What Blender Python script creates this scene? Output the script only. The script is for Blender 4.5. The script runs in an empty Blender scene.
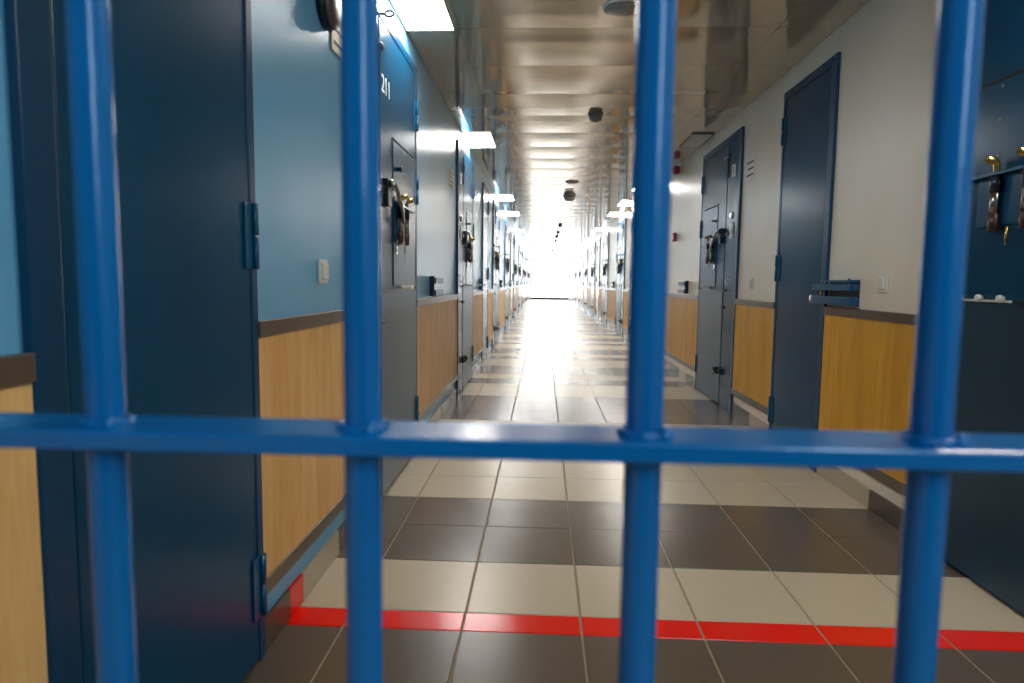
import bpy, bmesh, math, random
from mathutils import Vector, Matrix
random.seed(4)
sc = bpy.context.scene
col = sc.collection
PI = math.pi
LX, RX, H, END, BACK = -0.778, 1.566, 2.43, 40.0, -2.4
FW = 0.0

# ------------------------------------------------------------------ materials
def srgb(r, g, b):
    f = lambda c: (c/255/12.92) if c/255 <= .04045 else ((c/255+.055)/1.055)**2.4
    return (f(r), f(g), f(b), 1)

def mat(name, color, rough=.5, metal=0., spec=.5, coat=0., noise=0., nscale=20., stretch=(1,1,1), bump=0., bscale=60., emis=None, estr=0., bstretch=(1,1,1), rvar=0.):
    m = bpy.data.materials.new(name); m.use_nodes = True
    nt = m.node_tree; N = nt.nodes; L = nt.links
    b = N['Principled BSDF']
    b.inputs['Base Color'].default_value = color
    b.inputs['Roughness'].default_value = rough
    b.inputs['Metallic'].default_value = metal
    b.inputs['Specular IOR Level'].default_value = spec
    b.inputs['Coat Weight'].default_value = coat
    b.inputs['Coat Roughness'].default_value = .08
    if emis:
        b.inputs['Emission Color'].default_value = emis
        b.inputs['Emission Strength'].default_value = estr
    tc = N.new('ShaderNodeTexCoord')
    if noise > 0 or rvar > 0:
        mp = N.new('ShaderNodeMapping'); mp.inputs['Scale'].default_value = stretch
        L.new(tc.outputs['Object'], mp.inputs['Vector'])
        n = N.new('ShaderNodeTexNoise'); n.inputs['Scale'].default_value = nscale; n.inputs['Detail'].default_value = 6
        L.new(mp.outputs['Vector'], n.inputs['Vector'])
        if noise > 0:
            r = N.new('ShaderNodeMapRange')
            r.inputs['From Min'].default_value = .3; r.inputs['From Max'].default_value = .7
            r.inputs['To Min'].default_value = 1-noise; r.inputs['To Max'].default_value = 1+noise
            L.new(n.outputs['Fac'], r.inputs['Value'])
            h = N.new('ShaderNodeHueSaturation'); h.inputs['Color'].default_value = color
            L.new(r.outputs['Result'], h.inputs['Value'])
            L.new(h.outputs['Color'], b.inputs['Base Color'])
        if rvar > 0:
            r2 = N.new('ShaderNodeMapRange')
            r2.inputs['From Min'].default_value = .3; r2.inputs['From Max'].default_value = .7
            r2.inputs['To Min'].default_value = max(.02, rough-rvar); r2.inputs['To Max'].default_value = rough+rvar
            L.new(n.outputs['Fac'], r2.inputs['Value']); L.new(r2.outputs['Result'], b.inputs['Roughness'])
    if bump > 0:
        mp2 = N.new('ShaderNodeMapping'); mp2.inputs['Scale'].default_value = bstretch
        L.new(tc.outputs['Object'], mp2.inputs['Vector'])
        n2 = N.new('ShaderNodeTexNoise'); n2.inputs['Scale'].default_value = bscale; n2.inputs['Detail'].default_value = 3
        L.new(mp2.outputs['Vector'], n2.inputs['Vector'])
        bp = N.new('ShaderNodeBump'); bp.inputs['Strength'].default_value = bump; bp.inputs['Distance'].default_value = .01
        L.new(n2.outputs['Fac'], bp.inputs['Height']); L.new(bp.outputs['Normal'], b.inputs['Normal'])
    return m

M = {}
M['wall_blue'] = mat('blue_wall_paint', srgb(104,172,212), .28, noise=.04, nscale=3, bump=.12, bscale=160, spec=.5)
M['wall_white'] = mat('warm_white_wall_paint', srgb(244,228,206), .32, noise=.03, nscale=3, bump=.12, bscale=160)
M['door'] = mat('dark_blue_door_paint', srgb(0,66,98), .25, spec=.25, noise=.05, nscale=2.5, bump=.02, bscale=90)
M['frame'] = mat('dark_blue_frame_paint', srgb(0,62,97), .32, spec=.35, bump=.03, bscale=90, noise=.03)
M['hinge'] = mat('mid_blue_hinge_paint', srgb(0,76,114), .28, noise=.05)
M['gate'] = mat('glossy_blue_gate_paint', srgb(0,100,166), .22, spec=.36, coat=0., bump=.07, bscale=35, noise=.05, nscale=8)
M['kick'] = mat('brushed_blue_steel', srgb(44,80,102), .32, metal=.5, noise=.08, nscale=12, stretch=(1,1,.05), bump=.04, bscale=200, bstretch=(1,1,.03))
M['steel'] = mat('worn_steel', srgb(150,145,138), .28, metal=1, noise=.2, nscale=40)
M['chrome'] = mat('chrome', srgb(225,225,225), .1, metal=1, noise=.02)
M['brass'] = mat('worn_brass', srgb(190,160,90), .25, metal=1, noise=.25, nscale=60)
M['rust'] = mat('rusty_brown_steel', srgb(92,66,58), .45, metal=.6, noise=.3, nscale=60)
M['dark'] = mat('near_black_blue_metal', srgb(14,28,42), .35, metal=.2, noise=.1)
M['black'] = mat('black_shadow_gap', srgb(5,10,16), .7, noise=.05)
M['white'] = mat('white_plastic', srgb(226,222,210), .35, noise=.02)
M['cream'] = mat('cream_card', srgb(215,203,165), .5, noise=.05, nscale=60)
M['ink'] = mat('dark_ink', srgb(70,62,56), .6, noise=.05)
M['numeral'] = mat('white_numeral', srgb(240,240,235), .5, noise=.01)
M['rail'] = mat('brown_grey_aluminium', srgb(112,98,84), .3, metal=.45, noise=.06, nscale=8, stretch=(1,.05,1))
M['wall_far'] = mat('dim_blue_wall_paint', srgb(40,84,112), .5, noise=.04, nscale=3)  # for the unseen back wall, kept dark to cut reflections on the bars
M['red'] = mat('red_plastic', srgb(170,14,14), .35, noise=.04)
M['grey'] = mat('grey_plastic', srgb(150,145,138), .4, noise=.05)
M['sounder'] = mat('brown_grey_sounder', srgb(86,72,74), .35, noise=.05)
M['lampglow'] = mat('ceiling_light_diffuser', (1,1,1,1), .4, emis=(1,.97,.91,1), estr=24, noise=.01)
M['ceil'] = mat('glossy_metal_ceiling', srgb(204,190,165), .08, metal=.5, coat=.3, noise=.03, nscale=4, bump=.10, bscale=5.0, bstretch=(1.6,.55,1), rvar=.03)
M['endframe'] = mat('pale_window_frame', srgb(205,210,215), .4, noise=.02)
M['endsill'] = mat('dark_threshold', srgb(14,16,22), .6, spec=.2, noise=.05)

def window_glass():
    m = bpy.data.materials.new('bright_frosted_window'); m.use_nodes = True
    nt = m.node_tree; b = nt.nodes['Principled BSDF']
    b.inputs['Base Color'].default_value = (.9,.95,1,1); b.inputs['Roughness'].default_value = .3
    n = nt.nodes.new('ShaderNodeTexNoise'); n.inputs['Scale'].default_value = .8
    r = nt.nodes.new('ShaderNodeMapRange'); r.inputs['To Min'].default_value = 5; r.inputs['To Max'].default_value = 6.6
    nt.links.new(n.outputs['Fac'], r.inputs['Value']); nt.links.new(r.outputs['Result'], b.inputs['Emission Strength'])
    b.inputs['Emission Color'].default_value = (.93,.97,1,1)
    return m
M['pane'] = window_glass()

def wood(name, c1, c2):
    m = bpy.data.materials.new(name); m.use_nodes = True
    nt = m.node_tree; N = nt.nodes; L = nt.links; b = N['Principled BSDF']
    tc = N.new('ShaderNodeTexCoord'); mp = N.new('ShaderNodeMapping'); mp.inputs['Scale'].default_value = (1, 1, .12)
    L.new(tc.outputs['Object'], mp.inputs['Vector'])
    n = N.new('ShaderNodeTexNoise'); n.inputs['Scale'].default_value = 9; n.inputs['Detail'].default_value = 5; n.inputs['Distortion'].default_value = 1.2
    n2 = N.new('ShaderNodeTexNoise'); n2.inputs['Scale'].default_value = 95; n2.inputs['Detail'].default_value = 4
    L.new(mp.outputs['Vector'], n.inputs['Vector']); L.new(mp.outputs['Vector'], n2.inputs['Vector'])
    mx = N.new('ShaderNodeMath'); mx.operation = 'MULTIPLY_ADD'; mx.inputs[1].default_value = .45
    L.new(n2.outputs['Fac'], mx.inputs[0]); L.new(n.outputs['Fac'], mx.inputs[2])
    cr = N.new('ShaderNodeValToRGB'); cr.color_ramp.elements[0].position = .55; cr.color_ramp.elements[1].position = .95
    cr.color_ramp.elements[0].color = c1; cr.color_ramp.elements[1].color = c2
    L.new(mx.outputs[0], cr.inputs['Fac']); L.new(cr.outputs['Color'], b.inputs['Base Color'])
    b.inputs['Roughness'].default_value = .42; b.inputs['Specular IOR Level'].default_value = .35
    return m
M['wood_l'] = wood('pale_maple_veneer', srgb(244,198,130), srgb(228,168,94))
M['wood_r'] = wood('golden_maple_veneer', srgb(236,176,58), srgb(214,146,34))

# tile pattern --------------------------------------------------------------
T, XA, RB, RT, Y2 = .36306, -.2289, 1.8906, 2.0011, 2.3818
def row_bands():
    """(y0, y1, tone) tone 0 dark 1 light 2 red"""
    out = []; y = RB
    while y > BACK:
        out.append((y-T, y, 0 if (RB-y) < 3.5*T else 1)); y -= T
    out.append((RB, RT, 2)); out.append((RT, Y2, 1))
    seq = [0,0, 1,1,1,1,1, 0,0,0, 1,1, 0, 1, 0,0]
    rep = [1,1,0,1,0,0]
    y = Y2; i = 0
    while y < END:
        t = seq[i] if i < len(seq) else rep[(i-len(seq)) % 6]
        out.append((y, y+T, t)); y += T; i += 1
    return out
def tile_mat(name, base, rough, speck):
    m = mat(name, base, rough, noise=speck, nscale=260, bump=.05, bscale=300, spec=.5)
    return m
M['tile_dark'] = tile_mat('dark_grey_tile', srgb(92,79,66), .23, .12)
M['tile_light'] = tile_mat('light_grey_beige_tile', srgb(186,170,145), .26, .09)
M['tile_red'] = tile_mat('red_glossy_tile', srgb(235,26,4), .16, .03)
M['grout'] = mat('beige_grout', srgb(140,120,95), .8, noise=.1, nscale=80)
TILES = [M['tile_dark'], M['tile_light'], M['tile_red'], M['grout']]

# ------------------------------------------------------------------ mesh tools
class MB:
    def __init__(s): s.bm = bmesh.new()
    def box(s, a, b, mi=0):
        x0,x1 = sorted((a[0],b[0])); y0,y1 = sorted((a[1],b[1])); z0,z1 = sorted((a[2],b[2]))
        v = [s.bm.verts.new(p) for p in ((x0,y0,z0),(x1,y0,z0),(x1,y1,z0),(x0,y1,z0),(x0,y0,z1),(x1,y0,z1),(x1,y1,z1),(x0,y1,z1))]
        for f in ((0,3,2,1),(4,5,6,7),(0,1,5,4),(1,2,6,5),(2,3,7,6),(3,0,4,7)):
            fc = s.bm.faces.new([v[i] for i in f]); fc.material_index = mi
        return s
    def quad(s, pts, mi=0):
        f = s.bm.faces.new([s.bm.verts.new(p) for p in pts]); f.material_index = mi; return s
    def tube(s, pts, r, seg=12, caps=True, mi=0):
        pts = [Vector(p) for p in pts]; rings = []
        rr = r if isinstance(r, (list, tuple)) else [r]*len(pts)
        up0 = None
        for i, p in enumerate(pts):
            d = (pts[min(i+1, len(pts)-1)] - pts[max(i-1, 0)]).normalized()
            if up0 is None:
                up0 = Vector((0,0,1)) if abs(d.z) < .9 else Vector((1,0,0))
            a = (up0 - d*up0.dot(d))
            if a.length < 1e-4: a = d.orthogonal()
            a.normalize(); up0 = a; b = d.cross(a)
            rings.append([s.bm.verts.new(p + (a*math.cos(t)+b*math.sin(t))*rr[i]) for t in [2*PI*k/seg for k in range(seg)]])
        for i in range(len(rings)-1):
            for k in range(seg):
                f = s.bm.faces.new((rings[i][k], rings[i][(k+1)%seg], rings[i+1][(k+1)%seg], rings[i+1][k])); f.smooth = True; f.material_index = mi
        if caps:
            for rg in (rings[0], rings[-1]):
                f = s.bm.faces.new(rg); f.material_index = mi
        return s
    def lathe(s, base, axis, prof, seg=28, mi=0):
        """prof: list of (distance along axis, radius)"""
        base = Vector(base); ax = Vector(axis).normalized(); a = ax.orthogonal().normalized(); b = ax.cross(a)
        rings = []
        for (h, r) in prof:
            c = base + ax*h
            rings.append([s.bm.verts.new(c + (a*math.cos(2*PI*k/seg)+b*math.sin(2*PI*k/seg))*max(r, 1e-5)) for k in range(seg)])
        for i in range(len(rings)-1):
            for k in range(seg):
                f = s.bm.faces.new((rings[i][k], rings[i][(k+1)%seg], rings[i+1][(k+1)%seg], rings[i+1][k])); f.smooth = True; f.material_index = mi
        for rg in (rings[0], rings[-1]):
            s.bm.faces.new(rg).material_index = mi
        return s
    def build(s, name, mats, parent=None, bevel=0., loc=None):
        bmesh.ops.recalc_face_normals(s.bm, faces=s.bm.faces)
        me = bpy.data.meshes.new(name); s.bm.to_mesh(me); s.bm.free()
        for m in (mats if isinstance(mats, list) else [mats]): me.materials.append(m)
        o = bpy.data.objects.new(name, me); col.objects.link(o)
        if parent: o.parent = parent
        if loc: o.location = loc
        if bevel:
            b = o.modifiers.new('Bevel', 'BEVEL'); b.width = bevel; b.segments = 2; b.limit_method = 'ANGLE'
        return o

def tag(o, label=None, cat=None, group=None, kind=None):
    if label: o['label'] = label
    if cat: o['category'] = cat
    if group: o['group'] = group
    if kind: o['kind'] = kind
    return o
def empty(name, loc):
    o = bpy.data.objects.new(name, None); col.objects.link(o); o.location = loc; o.empty_display_size = .1
    return o
KIDS = {}
def copy_tree(o, parent=None):
    c = o.copy(); col.objects.link(c); c.parent = parent
    for ch in list(o.children):
        copy_tree(ch, c)
    return c

# ------------------------------------------------------------------ the shell
def build_floor():
    mb = MB(); g = .0034
    mb.quad([(LX-.02,BACK,-.003),(RX+.02,BACK,-.003),(RX+.02,END,-.003),(LX-.02,END,-.003)], 3)
    xs = []; x = XA - 2*T
    while x < RX: xs.append(x); x += T
    for (y0,y1,t) in row_bands():
        for x in xs:
            a, b = max(x, LX), min(x+T, RX)
            if b-a < .01: continue
            y1c = min(y1, END)
            if y1c-y0 < .02: continue
            a0 = a + (g if a > LX else 0); b0 = b - (g if b < RX else 0)
            lo, hi = y0+g*.5, y1c-g*.5
            e = .0015
            P = [(a0,lo,-.003),(b0,lo,-.003),(b0,hi,-.003),(a0,hi,-.003)]
            Q = [(a0+e,lo+e,0),(b0-e,lo+e,0),(b0-e,hi-e,0),(a0+e,hi-e,0)]
            vp = [mb.bm.verts.new(p) for p in P]; vq = [mb.bm.verts.new(p) for p in Q]
            mb.bm.faces.new(vq).material_index = t
            for k in range(4):
                mb.bm.faces.new((vp[k], vp[(k+1)%4], vq[(k+1)%4], vq[k])).material_index = t
    o = mb.build('floor', TILES)
    tag(o, 'glossy floor of light and dark grey tiles with one narrow red stripe', 'floor', kind='structure')
build_floor()

def wall(name, x, m, label, s):
    mb = MB(); mb.box((x, BACK, 0), (x + s*.12, END, H+.05))
    tag(mb.build(name, m), label, 'wall', kind='structure')
wall('wall_left', LX, M['wall_blue'], 'light blue painted left wall of the corridor', -1)
wall('wall_right', RX, M['wall_white'], 'warm white painted right wall of the corridor', 1)
mb = MB(); mb.box((LX-.12, BACK-.12, 0), (RX+.12, BACK, H+.05))
tag(mb.build('wall_back', M['wall_far']), 'plain wall behind the barred gate and the viewer', 'wall', kind='structure')
# wall at the far end with an opening for the window
mb = MB()
mb.box((LX-.12, END, H-.01), (RX+.12, END+.12, H+.05)); mb.box((LX-.12, END, 0), (LX+.06, END+.12, H-.01)); mb.box((RX-.06, END, 0), (RX+.12, END+.12, H-.01))
tag(mb.build('wall_end', M['wall_white']), 'end wall framing the dazzling window at the end of the corridor', 'wall', kind='structure')
w = empty('window_1', ((LX+RX)/2, END+.03, 0)); tag(w, 'dazzling white full height window at the far end of the corridor', 'window', kind='structure')
hw = (RX-LX)/2-.065
mb = MB(); mb.box((-hw,.035,.141), (hw,.045,H-.012)); mb.build('pane', M['pane'], w)
mb = MB()
for x in (-hw+.02, 0.32, hw-.02): mb.box((x-.02, .0, .141), (x+.02, .03, H-.012))
mb.box((-hw, 0, H-.04), (hw, .03, H-.012)); mb.build('window_frame', M['endframe'], w)
mb = MB(); mb.box((-hw, -.04, .0), (hw, .06, .14)); mb.build('window_sill', M['endsill'], w)

# ceiling: pillowed metal panels in three strips
SEAM0, PL = 4.362, .63
def build_ceiling():
    mb = MB(); y = SEAM0 - math.ceil((SEAM0-BACK)/PL)*PL
    strips = [(LX, -.478), (-.478, 1.245), (1.245, RX)]
    while y < END:
        ya, yb = max(y, BACK)+.002, min(y+PL, END)-.002
        for (x0, x1) in strips:
            a, b = x0+.0015, x1-.0015
            nx = 10 if (x1-x0) > 1 else 3; ny = 8
            big = nx > 4
            amp = (.0055 if big else .001)*random.uniform(.8, 1.2); tw = random.uniform(-.0008, .0008)
            def zz(u, v):
                return H - amp*(4*v*(1-v))*(.5+.5*(1-(2*u-1)**8)) + tw*(u-.5)*(v-.5)*4
            g = [[mb.bm.verts.new((a+(b-a)*i/nx, ya+(yb-ya)*j/ny, zz(i/nx, j/ny))) for i in range(nx+1)] for j in range(ny+1)]
            for j in range(ny):
                for i in range(nx):
                    f = mb.bm.faces.new((g[j][i], g[j+1][i], g[j+1][i+1], g[j][i+1])); f.smooth = True
            # folded edges
            for (p, q) in ((g[0][0], g[0][-1]), (g[-1][0], g[-1][-1]), (g[0][0], g[-1][0]), (g[0][-1], g[-1][-1])):
                c = p.co.copy(); d = q.co.copy()
                v = [mb.bm.verts.new(k) for k in (c, d, d+Vector((0,0,.015)), c+Vector((0,0,.015)))]
                mb.bm.faces.new(v)
        y += PL
    mb.box((LX-.02, BACK, H+.014), (RX+.02, END, H+.05), 1)
    o = mb.build('ceiling', [M['ceil'], M['black']])
    bm = o  # faces were recalculated as a whole
    tag(o, 'low ceiling of glossy beige metal panels with cross seams', 'ceiling', kind='structure')
build_ceiling()

# ------------------------------------------------------------------ openings along the walls
ORD = ['first','second','third','fourth','fifth','sixth','seventh','eighth','ninth','tenth','eleventh','twelfth']
left = [('plain', .945), ('cell', 2.69), ('cell', 5.88)]
for k in range(1, 6):
    left += [('plain', .95+7.4*k), ('cell', 2.69+7.4*k), ('cell', 5.88+7.4*k)]
left = [d for d in left if d[1] < END-1.6]
right = [('cell', 1.47), ('plain', 3.70), ('cell', 5.38), ('cell', 8.62), ('plain', 11.05), ('cell', 12.75)]
for k in range(1, 5):
    right += [('cell', 8.62+7.4*k), ('plain', 11.05+7.4*k), ('cell', 12.75+7.4*k)]
right = sorted([d for d in right if d[1] < END-1.6], key=lambda d: d[1])
WID = {'plain': .785, 'cell': 1.27}
DH = 2.29

def bx(mb, sd, s0, s1, n0, n1, z0, z1, mi=0):
    mb.box((sd*n0, s0, z0), (sd*n1, s1, z1), mi); return mb
def slim(root, k):
    # flatten a finished fitting towards its wall (mesh data, not object scale)
    for o in [root]+list(root.children_recursive):
        if o.type == 'MESH':
            for v in o.data.vertices: v.co.x *= k
    return root

def hinge(sd, s, z, parent, h=.17):
    mb = MB()
    bx(mb, sd, s-.045, s+.002, .030, .036, z-h/2, z+h/2)
    mb.tube([(sd*.044, s+.006, z-h/2), (sd*.044, s+.006, z-.004)], .011, 12)
    mb.tube([(sd*.044, s+.006, z+.004), (sd*.044, s+.006, z+h/2)], .011, 12)
    o = mb.build('hinge', M['hinge'], parent)
    mb = MB(); mb.tube([(sd*.044, s+.006, z-.006), (sd*.044, s+.006, z+.006)], .0085, 10)
    mb.build('hinge_washer', M['steel'], o)

def plain_door(sd, knob=True):
    r = empty('door_1', (0,0,0)); W = WID['plain']
    mb = MB()
    bx(mb, sd, 0, .07, .001, .030, 0, DH); bx(mb, sd, W-.035, W, .001, .030, 0, DH); bx(mb, sd, .07, W-.035, .001, .030, DH-.05, DH)
    mb.build('door_frame', M['frame'], r, .003)
    mb = MB(); bx(mb, sd, .071, W-.036, .001, .006, 0, DH-.051); mb.build('shadow_gap', M['black'], r)
    mb = MB(); bx(mb, sd, .075, W-.039, .007, .026, .008, DH-.055); mb.build('leaf', M['door'], r, .003)
    for z in (2.04, 1.16, .215): hinge(sd, W-.028, z, r)
    if knob:
        mb = MB(); mb.lathe((sd*.026, .15, .975), (sd,0,0), [(0,.024),(.006,.024),(.008,.015),(.022,.014),(.024,.02),(.03,.022),(.036,.018),(.038,.008)], 20)
        mb.build('lock_knob', M['chrome'], r)
    return r

def cell_door(sd):
    r = empty('door_1', (0,0,0)); W = WID['cell']; D = .026
    mb = MB()
    bx(mb, sd, 0, .05, .001, .034, 0, DH); bx(mb, sd, W-.03, W, .001, .034, 0, DH); bx(mb, sd, .05, W-.03, .001, .034, DH-.045, DH)
    mb.build('door_frame', M['frame'], r, .003)
    mb = MB(); bx(mb, sd, .051, W-.031, .001, .006, 0, DH-.046); mb.build('shadow_gap', M['black'], r)
    mb = MB(); bx(mb, sd, .054, .365, .007, .028, .004, DH-.05); side = mb.build('side_panel', M['door'], r, .003)
    mb = MB(); bx(mb, sd, .378, W-.034, .007, .030, .008, DH-.05); leaf = mb.build('leaf', M['door'], r, .003)
    mb = MB(); bx(mb, sd, .385, W-.04, .0302, .033, .014, 1.0); mb.build('kick_plate', M['kick'], leaf, .001)
    # service hatch
    mb = MB(); bx(mb, sd, .62, .632, .030, .0312, 1.02, 1.76); bx(mb, sd, .632, 1.16, .030, .0312, 1.748, 1.76); mb.build('hatch_seam', M['black'], leaf)
    mb = MB(); bx(mb, sd, .634, 1.16, .0302, .036, 1.03, 1.746); hatch = mb.build('hatch', M['door'], leaf, .002)
    mb = MB(); mb.lathe((sd*.036, .73, 1.62), (sd,0,0), [(0,.011),(.03,.011),(.032,.016),(.04,.016),(.043,.008)], 14); mb.build('hatch_knob', M['dark'], hatch)
    # screws
    mb = MB()
    for z in (1.50, 1.62, 1.73): mb.lathe((sd*.036, .90, z), (sd,0,0), [(0,.006),(.003,.005),(.004,.002)], 10)
    mb.build('screws', M['steel'], hatch)
    # ledge
    mb = MB(); bx(mb, sd, .30, .74, .0285, .062, .998, 1.008); bx(mb, sd, .30, .74, .0285, .034, .985, 1.0); mb.build('ledge', M['dark'], leaf, .001)
    mb = MB()
    for s in (.82, .93, 1.04):
        mb.lathe((sd*.033, s, 1.012), (sd,0,0), [(0,.010),(.012,.010),(.016,.014),(.03,.013),(.034,.008)], 14)
    bx(mb, sd, .78, 1.10, .030, .046, 1.0, 1.008)
    mb.build('catch', M['white'], leaf)
    # upper lock: shelf plate and two hanging bolt cylinders with bent tops
    mb = MB(); bx(mb, sd, .56, 1.06, .036, .085, 1.428, 1.438); bx(mb, sd, .64, .98, .036, .046, 1.26, 1.43); lk = mb.build('lock_case', M['hinge'], leaf, .001)
    for s in (.72, .87):
        mb = MB(); mb.tube([(sd*.068, s, 1.24), (sd*.068, s, 1.30)], .021, 14, mi=1); mb.tube([(sd*.068, s, 1.30), (sd*.068, s, 1.375)], .019, 14, mi=0); mb.tube([(sd*.068, s, 1.375), (sd*.068, s, 1.425)], .024, 14, mi=2)
        mb.build('bolt_cylinder', [M['steel'], M['rust'], M['dark']], lk)
        mb = MB(); mb.tube([(sd*.068, s, 1.42), (sd*.068, s, 1.455), (sd*.072, s, 1.468), (sd*.082, s, 1.476), (sd*.125, s, 1.48), (sd*.131, s, 1.478)], [.014,.014,.015,.014,.013,.008], 12)
        mb.build('bent_handle', M['brass'], lk)
    mb = MB(); mb.tube([(sd*.075, .795, 1.25), (sd*.075, .795, 1.19)], [.008,.004], 10); mb.build('lock_pin', M['brass'], lk)
    mb = MB(); mb.lathe((sd*.030, .70, 1.205), (sd,0,0), [(0,.026),(.008,.026),(.01,.02),(.009,.012),(.014,.011),(.015,.003)], 20); mb.build('key_cylinder', M['chrome'], leaf)
    # lever lock bridging side panel and leaf
    mb = MB(); bx(mb, sd, .39, .60, .030, .055, 1.455, 1.49); bx(mb, sd, .43, .50, .030, .075, 1.40, 1.53); lv = mb.build('lock_box', M['dark'], leaf, .003)
    mb = MB(); mb.lathe((sd*.075, .46, 1.51), (sd,0,0), [(0,.018),(.03,.018),(.035,.012)], 16)
    mb.tube([(sd*.095, .455, 1.515), (sd*.102, .54, 1.49), (sd*.104, .66, 1.40), (sd*.10, .70, 1.345)], [.014,.016,.017,.013], 12); mb.build('lever', M['steel'], lv)
    mb = MB(); bx(mb, sd, .25, .355, .028, .05, 1.46, 1.485); mb.build('keeper', M['dark'], side, .002)
    # small bolts across the joint
    for z, w_ in ((2.12, .075), (.855, .045)):
        mb = MB(); mb.tube([(sd*.045, .37-w_, z), (sd*.045, .37+w_, z)], .007, 10); bx(mb, sd, .40, .42, .030, .052, z-.012, z+.012); bx(mb, sd, .325, .345, .028, .052, z-.012, z+.012)
        mb.build('slide_bolt', M['dark'], leaf)
    mb = MB(); bx(mb, sd, .352, .362, .030, .045, 1.95, 2.2); mb.build('bolt_guide', M['dark'], side)
    # bottom lock
    mb = MB(); mb.tube([(sd*.05, .27, .30), (sd*.05, .50, .30)], .012, 12); bx(mb, sd, .30, .34, .028, .07, .275, .325); bx(mb, sd, .42, .47, .033, .075, .27, .33); fl = mb.build('foot_bolt', M['dark'], leaf, .001)
    mb = MB(); mb.lathe((sd*.075, .445, .31), (sd,0,0), [(0,.014),(.02,.014),(.024,.022),(.036,.022),(.04,.012)], 14)
    mb.tube([(sd*.085, .445, .30), (sd*.088, .50, .25)], .007, 10); mb.build('bolt_knob', M['chrome'], fl)
    # side panel fittings
    mb = MB(); bx(mb, sd, .15, .25, .0285, .031, 1.93, 2.03); cd = mb.build('door_card', M['white'], side)
    mb = MB(); bx(mb, sd, .18, .22, .0311, .0318, 1.95, 2.01); mb.build('card_mark', M['grey'], cd)
    mb = MB(); bx(mb, sd, .14, .22, .0285, .042, 1.43, 1.56); sw = mb.build('intercom', M['white'], side, .004)
    mb = MB(); bx(mb, sd, .16, .20, .0425, .047, 1.46, 1.50); mb.build('intercom_button', M['grey'], sw, .001)
    mb = MB(); mb.lathe((sd*.028, .19, 1.62), (sd,0,0), [(0,.03),(.01,.03),(.02,.024),(.03,.01)], 18); mb.build('chrome_dome', M['chrome'], side)  # plain chrome dome above the intercom
    mb = MB(); mb.tube([(sd*(.03+.03*math.sin(t)), .25+.0, 1.075-.03*math.cos(t)) for t in [PI*k/10 for k in range(11)]], .005, 8); mb.build('pull_ring', M['white'], side)
    for z in (2.01, 1.585, .265): hinge(sd, W-.028, z, r)
    return r

def bracket(sd):
    r = empty('door_bracket', (0,0,0))
    mb = MB(); bx(mb, sd, .0, .34, .001, .007, -.065, .065); mb.build('back_plate', M['dark'], r, .001)
    mb = MB(); bx(mb, sd, .0, .35, .0075, .075, .052, .064)
    for s in (.03, .32): mb.lathe((sd*.06, s, .064), (0,0,1), [(0,.009),(.006,.008),(.008,.003)], 10)
    mb.build('top_flange', M['hinge'], r, .001)
    for z0, z1 in ((.010, .044), (-.064, -.022)):
        mb = MB(); bx(mb, sd, .0, .46, .0075 + .03, .072, z0, z1); bx(mb, sd, 0, .02, .0075, .04, z0, z1); bx(mb, sd, .3, .32, .0075, .04, z0, z1)
        mb.build('arm', M['hinge'], r, .002)
    mb = MB(); mb.tube([(sd*.055, .36, -.022), (sd*.055, .36, .006)], .01, 10); mb.build('cross_pin', M['brass'], r)
    return r

protos = {(sd, k): slim(plain_door(sd) if k == 'plain' else cell_door(sd), .6) for sd in (1,-1) for k in ('plain','cell')}
bare = slim(plain_door(1, knob=False), .6)
usedp = set()
def first(key, proto):
    if key in usedp: return copy_tree(proto)
    usedp.add(key); return proto
def finish_211(r):
    cu = bpy.data.curves.new('n', 'FONT'); cu.body = '211'; cu.size = .115; cu.extrude = .0008; cu.align_x = 'CENTER'; cu.space_character = 1.05
    to = bpy.data.objects.new('n', cu); col.objects.link(to)
    bpy.context.view_layer.update()
    me = bpy.data.meshes.new_from_object(to.evaluated_get(bpy.context.evaluated_depsgraph_get()))
    bpy.data.objects.remove(to)
    # local: text x -> +Y ... seen from the corridor (looking toward -X) right is +Y
    me.transform(Matrix(((0,0,1,0),(1,0,0,0),(0,1,0,0),(0,0,0,1))))
    me.transform(Matrix.Translation((.0192, .50, 1.925)))
    me.materials.append(M['numeral'])
    o = bpy.data.objects.new('door_number', me); col.objects.link(o)
    lf = [c for c in r.children if c.name.startswith('leaf')][0]
    o.parent = lf; o['label'] = 'white door number 211'
    mb = MB(); mb.tube([(.015,.40,2.26),(.04,.40,2.26)], .007, 8)
    mb.tube([(.04+.02*(1-math.cos(t)), .40, 2.26+.013*math.sin(t)) for t in [2*PI*k/16 for k in range(17)]], .006, 8, caps=False)
    h = mb.build('door_hook', M['steel'], lf)
dn = 0
def place(sd, X, lst, wname):
    global dn
    cnt = {'plain': 0, 'cell': 0}
    for i, (k, y) in enumerate(lst):
        dn += 1; cnt[k] += 1
        if sd == 1 and i == 0: r = bare
        else: r = first((sd, k), protos[(sd, k)])
        r.name = 'door_%d' % dn
        r.location = (X, y, 0)
        if sd == 1 and i == 0: lab = 'plain dark blue door in the left foreground, just beyond the barred gate'
        elif sd == 1 and k == 'cell' and cnt[k] == 1: lab = 'blue cell door numbered 211 on the left wall'
        elif sd == -1 and i == 0: lab = 'dark blue cell door in the right foreground, nearest the barred gate'
        elif sd == -1 and k == 'plain' and cnt[k] == 1: lab = 'plain dark blue door in the white wall beside the light switch'
        elif k == 'cell': lab = '%s blue cell door from the gate along the %s wall' % (ORD[cnt[k]-1], wname)
        else: lab = '%s plain blue door from the gate along the %s wall' % (ORD[cnt[k]-1], wname)
        tag(r, lab, 'door', 'heavy blue doors on the %s wall' % wname, 'structure')
        lst[i] = (k, y, r)
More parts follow.
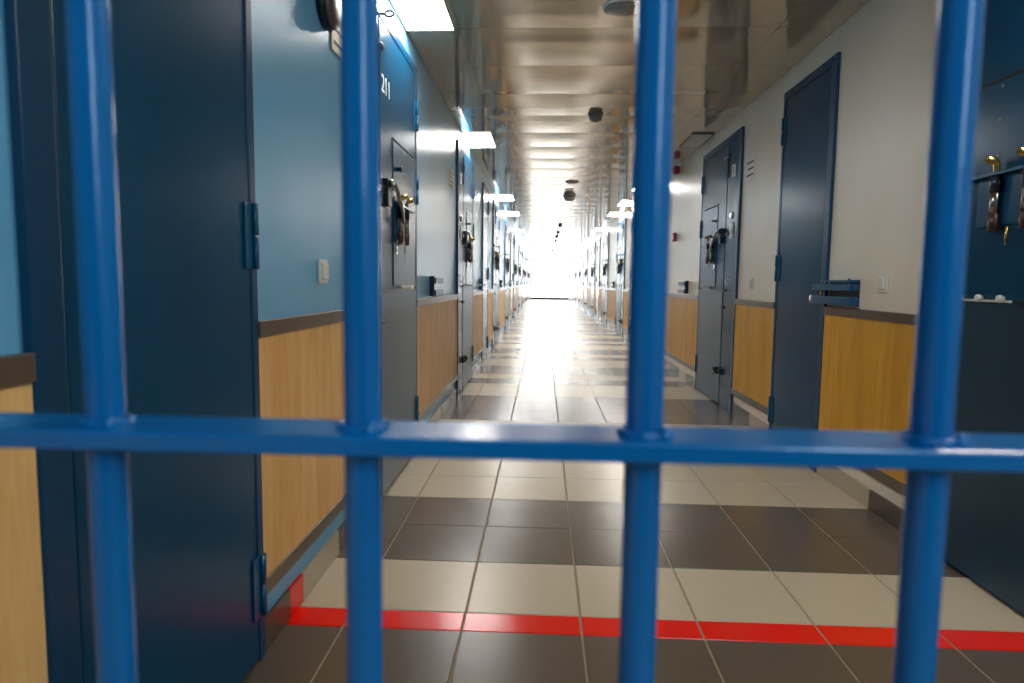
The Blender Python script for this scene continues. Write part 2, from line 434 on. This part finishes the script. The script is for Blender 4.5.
place(1, LX, left, 'left'); place(-1, RX, right, 'right')
n211 = [d for d in left if d[0] == 'cell'][1-1][2]
# copies made above share no number: add it only now
finish_211(n211)

# brackets ------------------------------------------------------------------
bp = {1: slim(bracket(1), .7), -1: slim(bracket(-1), .7)}
bused = set(); bcount = {1: 0, -1: 0}
def put_bracket(sd, X, y, flip):
    # the long arms reach toward +y unless flipped
    if (sd, flip) in bused: r = copy_tree(bproto[(sd, flip)])
    else: bused.add((sd, flip)); r = bproto[(sd, flip)]
    r.location = (X, y, 1.015); bcount[sd] += 1
    side = 'left' if sd == 1 else 'right'
    n = bcount[sd]
    if sd == -1 and n == 1: lab = 'blue steel two-armed bracket beside the plain door on the white wall'
    elif sd == 1 and n == 1: lab = 'dark blue two-armed bracket on the left wall just past door 211'
    else: lab = '%s two-armed door bracket from the gate along the %s wall' % (ORD[n-1] if n <= 12 else 'last', side)
    tag(r, lab, 'bracket', 'two-armed brackets on the %s wall' % side)
bproto = {(1, False): bp[1], (-1, False): bp[-1]}
def short_bracket(sd):
    r = empty('door_bracket', (0,0,0))
    mb = MB(); bx(mb, sd, .0, .03, .001, .06, -.068, .068); mb.build('back_plate', M['dark'], r, .001)
    for z0, z1 in ((.018, .058), (-.068, -.028)):
        mb = MB(); bx(mb, sd, .03, .36, .045, .075, z0, z1); bx(mb, sd, .33, .36, .001, .045, z0, z1); mb.build('arm', M['frame'], r, .002)
    return r
bproto[(1, True)] = slim(short_bracket(1), .55); bproto[(-1, True)] = slim(short_bracket(-1), .55)
ev = []
for sd, X, lst in ((1, LX, left), (-1, RX, right)):
    for i, (k, y, r) in enumerate(lst):
        if k == 'cell' and y > 2 and not any(kk == 'plain' and 0 < yy-y < 2.6 for kk, yy, _ in lst): put_bracket(sd, X, y+WID['cell']+.54, True)
        if k == 'plain' and y > 2: put_bracket(sd, X, y-.36, False)

# wainscot + tile base -------------------------------------------------------
tn = 0
def wainscot(sd, X, y0, y1, wname, idx):
    global tn
    tn += 1
    L_ = y1-y0
    r = empty('trim_%d' % tn, (X, y0, 0))
    w_ = M['wood_l'] if sd == 1 else M['wood_r']
    mb = MB(); bx(mb, sd, 0, L_, .001, .014, .205, .905); mb.build('wood_panel', w_, r)
    mb = MB(); bx(mb, sd, 0, L_, .001, .022, .892, .936); mb.build('top_rail', M['rail'], r, .002)
    mb = MB(); bx(mb, sd, 0, L_, .001, .020, .165, .212); mb.build('bottom_rail', M['rail'], r, .002)
    tag(r, '%s maple wainscot panel from the gate along the %s wall, between metal rails' % (idx, wname), 'panelling', 'maple wainscot panels on the %s wall' % wname, 'structure')
def baseboard(sd, X, gaps, name, wname):
    mb = MB()
    off = .035 if sd == 1 else 0
    for (y0, y1) in gaps:
        for (a, b, t) in row_bands():
            a2, b2 = a+off, b+off
            a2, b2 = max(a2, y0), min(b2, y1)
            if b2-a2 < .012: continue
            bx(mb, sd, a2+.001, b2-.001, .001, .012, .001, .094, t)
        bx(mb, sd, y0, y1, .0005, .0095, .001, .093, 3)
    tag(mb.build(name, TILES), 'row of skirting tiles matching the floor along the %s wall' % wname, 'skirting', kind='structure')
for sd, X, lst, wname, bn in ((1, LX, left, 'left', 'baseboard_left'), (-1, RX, right, 'right', 'baseboard_right')):
    gaps = []; y = BACK+.01
    for (k, yy, r) in lst:
        gaps.append((y, yy-.001)); y = yy+WID[k]+.001
    gaps.append((y, END-.01))
    for i, g in enumerate(gaps): wainscot(sd, X, g[0], g[1], wname, ORD[i] if i < 12 else ['thirteenth','fourteenth','fifteenth','sixteenth','seventeenth','eighteenth','nineteenth'][i-12])
    o_name = bn
    baseboard(sd, 0, gaps, bn, wname)
    bpy.data.objects[bn].location.x = X

# ------------------------------------------------------------------ ceiling lights
def light_fixture(sd):
    r = empty('ceiling_light', (0,0,0))
    # x measured from the wall outward, hangs just under the panels
    mb = MB()
    bx(mb, sd, 0, .62, .004, .012, -.006, .006); bx(mb, sd, 0, .62, .268, .276, -.006, .006)
    bx(mb, sd, 0, .008, .012, .268, -.006, .006); bx(mb, sd, .612, .62, .012, .268, -.006, .006)
    mb.build('frame', M['rail'], r)
    mb = MB(); bx(mb, sd, .008, .612, .012, .268, -.005, .004); mb.build('diffuser', M['lampglow'], r)
    return r
lp = {1: light_fixture(1), -1: light_fixture(-1)}
for sd, X, ys, wname in ((1, LX, [3.21, 6.33, 10.35, 13.45, 17.6, 20.8, 25.0, 28.2, 32.4, 35.6], 'left'), (-1, RX, [1.32, 9.15, 11.1, 13.35, 16.7, 20.6, 24.1, 28.0, 31.5, 35.4], 'right')):
    for i, y in enumerate(ys):
        r = lp[sd] if i == 0 else copy_tree(lp[sd])
        y_ = SEAM0 + round((y-SEAM0)/PL)*PL + .005
        r.location = (X, y_, H-.008)
        if sd == -1 and i == 0: lab = 'ceiling light just past the gate along the right wall, above the frame'
        elif sd == 1 and i == 0: lab = 'large bright ceiling light above door 211 on the left'
        else: lab = '%s glowing ceiling light in view along the %s wall' % (ORD[i] if sd == 1 else ORD[i-1], wname)
        tag(r, lab, 'ceiling light', 'square ceiling lights along the %s wall' % wname)

# ceiling discs --------------------------------------------------------------
def downlight(rad):  # recessed downlight, unlit: pale rim and grey dish
    r = empty('ceiling_downlight', (0,0,0))
    mb = MB(); mb.lathe((0,0,0), (0,0,-1), [(0,rad),(.006,rad),(.012,rad*.94),(.010,rad*.86),(.004,rad*.84)], 40); mb.build('rim', M['white'], r)
    mb = MB(); mb.lathe((0,0,-.011), (0,0,-1), [(0,rad*.84),(.006,rad*.8),(.014,rad*.55),(.017,rad*.2)], 40); mb.build('grille', M['grey'], r)
    return r
def detector(rad):
    r = empty('smoke_detector', (0,0,0))
    mb = MB(); mb.lathe((0,0,0), (0,0,-1), [(0,rad),(.014,rad),(.018,rad*.96)], 32); mb.build('base', M['grey'], r)
    mb = MB(); mb.lathe((0,0,-.018), (0,0,-1), [(0,rad*.8),(.02,rad*.85),(.034,rad*.7),(.044,rad*.4),(.046,rad*.1)], 32); mb.build('sensor_cap', M['white' if 0 else 'grey'], r)
    return r
s1 = downlight(.1); s1.location = (.375, 3.45, H-.002); tag(s1, 'round grey ceiling downlight at the top edge, nearest the gate', 'speaker', 'round ceiling downlights')
s2 = copy_tree(s1); s2.location = (.375, 9.2, H-.002); s2['label'] = 'round flat grey ceiling downlight farther down the corridor'
d1 = detector(.062); d1.location = (.41, 5.57, H-.002); tag(d1, 'round smoke detector on the ceiling between the two downlights', 'detector', 'smoke detectors along the ceiling')
for j, (y, nm) in enumerate(((10.6,'second'),(16.1,'third'),(18.3,'fourth'),(19.9,'fifth'),(22.0,'sixth'),(28.5,'seventh'))):
    d = copy_tree(d1); d.location = (.395, y, H-.002); d['label'] = '%s smoke detector from the gate along the ceiling' % nm
    if j == 0: d.scale = (1.7,1.7,1.5)
# service hatch in ceiling right
g = empty('ceiling_hatch', (1.35, 6.26, H-.012)); tag(g, 'pale framed hatch in the ceiling above the right cell door', 'hatch')
mb = MB(); mb.box((0,0,0),(.2,.012,.008)); mb.box((0,.61,0),(.2,.622,.008)); mb.box((0,.012,0),(.012,.61,.008)); mb.box((.188,.012,0),(.2,.61,.008)); mb.build('hatch_frame', M['rail'], g)
mb = MB(); mb.box((.014,.014,.001),(.186,.608,.007)); mb.build('hatch_panel', M['endframe'], g)

# ------------------------------------------------------------------ small wall things
def switch(sd, X, y, z, lab):
    r = empty('light_switch', (X, y, z)); tag(r, lab, 'switch', 'white light switches')
    mb = MB(); bx(mb, sd, -.042, .042, .001, .010, -.042, .042); mb.build('cover_plate', M['white'], r, .003)
    mb = MB(); bx(mb, sd, -.026, .026, .0105, .019, -.028, .028); mb.build('rocker', M['white'], r, .004)
switch(1, LX, 2.29, 1.078, 'white light switch on the blue wall left of door 211')
switch(-1, RX, 3.11, 1.063, 'white light switch on the white wall beside the two-armed blue bracket')
switch(-1, RX, 5.04, 1.06, 'small white light switch near the right cell door')

def notice(sd, X, y, z, w_, h_, lab, rows, body):
    r = empty('wall_notice', (X, y, z)); tag(r, lab, 'notice', 'small notices on the walls')
    mb = MB(); bx(mb, sd, -w_/2, w_/2, .001, .005, -h_/2, h_/2); mb.build('plate', body, r, .001)
    mb = MB()
    for k in range(rows):
        zz = h_/2 - h_*(k+.7)/(rows+.4)
        bx(mb, sd, -w_*.40, w_*(.40-.12*(k%2)), .0052, .0058, zz-h_*.055, zz+h_*.03)
    mb.build('faint_lines', M['ink'], r)
notice(1, LX, 2.53, 1.965, .21, .17, 'cream notice on the blue wall beside the round sounder', 3, M['cream'])
notice(1, LX, 5.57, 1.895, .24, .15, 'cream notice on the left wall before the second cell door', 4, M['cream'])
notice(-1, RX, 5.18, 1.93, .20, .16, 'pale notice with dark lines on the white wall beside the right cell door', 3, M['wall_white'])

r = empty('wall_sounder', (LX, 2.35, 2.005)); tag(r, 'round brown-grey sounder on the blue wall above the cream notice', 'sounder')
mb = MB(); mb.lathe((.001,0,0), (1,0,0), [(0,.085),(.018,.09),(.026,.086)], 36); mb.build('base', M['dark'], r)
mb = MB(); mb.lathe((.028,0,0), (1,0,0), [(0,.084),(.012,.078),(.020,.055),(.023,.02)], 36); mb.build('dome', M['sounder'], r)

r = empty('alarm_beacon', (RX, 7.75, 2.35)); tag(r, 'red alarm beacon high on the white wall under the ceiling', 'alarm')
mb = MB(); bx(mb, -1, -.06, .06, .001, .03, -.05, .065); mb.build('base', M['white'], r, .003)
mb = MB(); bx(mb, -1, -.055, .055, .031, .10, -.05, .035); mb.build('lens', M['red'], r, .012)
r = empty('fire_call_point', (RX, 7.97, 1.6)); tag(r, 'small red fire call point on the white wall past the right cell door', 'call point')
mb = MB(); bx(mb, -1, -.045, .045, .001, .035, -.05, .05); mb.build('box', M['red'], r, .004)
mb = MB(); bx(mb, -1, -.028, .028, .0355, .038, -.028, .028); mb.build('glass_cover', M['white'], r)

# ------------------------------------------------------------------ the barred gate
G = empty('barred_gate', (0, .5, 0)); tag(G, 'blue steel barred gate with round uprights and a flat crossbar, in the foreground', 'gate')
BR = .0143
bars = [-.345 - .2*k for k in (2, 1)] + [-.345, -.1385, .0790, .2925] + [.2925+.212*k for k in range(1, 6)]
bars = [x for x in bars if LX+.04 < x < RX-.04]
for x in bars:
    mb = MB(); mb.tube([(x,0,.03),(x,0,.6),(x,0,1.2),(x,0,1.8),(x,0,H-.03)], BR, 40); mb.build('bar', M['gate'], G)
def flat(z, nm='crossbar'):
    mb = MB(); mb.box((LX+.012,-.031,z-.0075),(RX-.012,.031,z+.0075)); return mb.build(nm, M['gate'], G, .0022)
ZC = .9275
for z in (.25, ZC, 1.75): flat(z)
mb = MB(); mb.box((LX+.004,-.03,.002),(RX-.004,.03,.04)); mb.box((LX+.004,-.03,H-.05),(RX-.004,.03,H-.012))
mb.box((LX+.024,-.03,.04),(LX+.054,.03,H-.05)); mb.box((RX-.054,-.03,.04),(RX-.024,.03,H-.05)); mb.build('gate_frame', M['gate'], G, .003)
for i, x in enumerate(bars):
    for sgn in (1, -1):
        mb = MB(); n = 40; R_ = random.Random(i*7+sgn)
        z = ZC + sgn*.0085
        ring = [(x+(BR+.0015+R_.uniform(0,.0012))*math.cos(2*PI*k/n), (BR+.0015)*math.sin(2*PI*k/n), z+R_.uniform(-.0006,.0008)*sgn) for k in range(n)]
        ring.append(ring[0])
        mb.tube(ring, [.0036+R_.uniform(-.0007,.0009) for _ in ring], 8, caps=False)
        if sgn == 1:
            a = 5.4 + R_.uniform(-.3,.3)
            mb.lathe((x+(BR+.004)*math.cos(a), (BR+.004)*math.sin(a), z-.003), (.2,0,1), [(0,.006),(.004,.0062),(.008,.0045),(.011,.0015)], 12)
        mb.build('weld_bead', M['gate'], G)

# ------------------------------------------------------------------ camera
def add_cam():
    f, p, y, r = 658.15, .0904, .0457, -.0119
    cy, sy, cp, sp, cr, sr = math.cos(y), math.sin(y), math.cos(p), math.sin(p), math.cos(r), math.sin(r)
    fw = Vector((-sy*cp, cy*cp, -sp)); rt = Vector((cy, sy, 0)); dn_ = fw.cross(rt)
    rt2 = rt*cr + dn_*sr; dn2 = -rt*sr + dn_*cr
    cam = bpy.data.cameras.new('camera'); o = bpy.data.objects.new('camera', cam); col.objects.link(o)
    m = Matrix((rt2, -dn2, -fw)).transposed().to_4x4(); m.translation = (0, 0, 1.05)
    o.matrix_world = m
    cam.sensor_width = 36; cam.lens = f/1024*36; cam.clip_start = .02; cam.clip_end = 200
    cam.dof.use_dof = True; cam.dof.focus_distance = 3.4; cam.dof.aperture_fstop = 3.6; cam.dof.aperture_blades = 7
    sc.camera = o
add_cam()

# ------------------------------------------------------------------ light
def area(name, loc, rot, sx, sy, e, c=(1,1,1)):
    l = bpy.data.lights.new(name, 'AREA'); l.shape = 'RECTANGLE'; l.size = sx; l.size_y = sy; l.energy = e; l.color = c
    o = bpy.data.objects.new(name, l); col.objects.link(o); o.location = loc; o.rotation_euler = rot
    return o
area('lobby_cool_light', (1.15, -1.3, 1.9), (math.radians(74), 0, math.radians(35)), .22, .9, 11, (.58,.84,1))  # unseen cool source added behind the camera for highlights on the bars
area('lobby_fill', (.3, -.9, 2.38), (0, 0, 0), 1.2, .5, 5, (1,.96,.9))  # fill light added overhead behind the camera, no fixture there
w = bpy.data.worlds.new('world'); sc.world = w; w.use_nodes = True
w.node_tree.nodes['Background'].inputs[0].default_value = (.6,.7,.85,1); w.node_tree.nodes['Background'].inputs[1].default_value = .3

sc.view_settings.view_transform = 'Standard'
sc.view_settings.look = 'None'
sc.view_settings.exposure = .9
sc.cycles.use_denoising = True
sc.cycles.max_bounces = 10
sc.cycles.diffuse_bounces = 5
sc.cycles.glossy_bounces = 6
sc.cycles.sample_clamp_indirect = 8
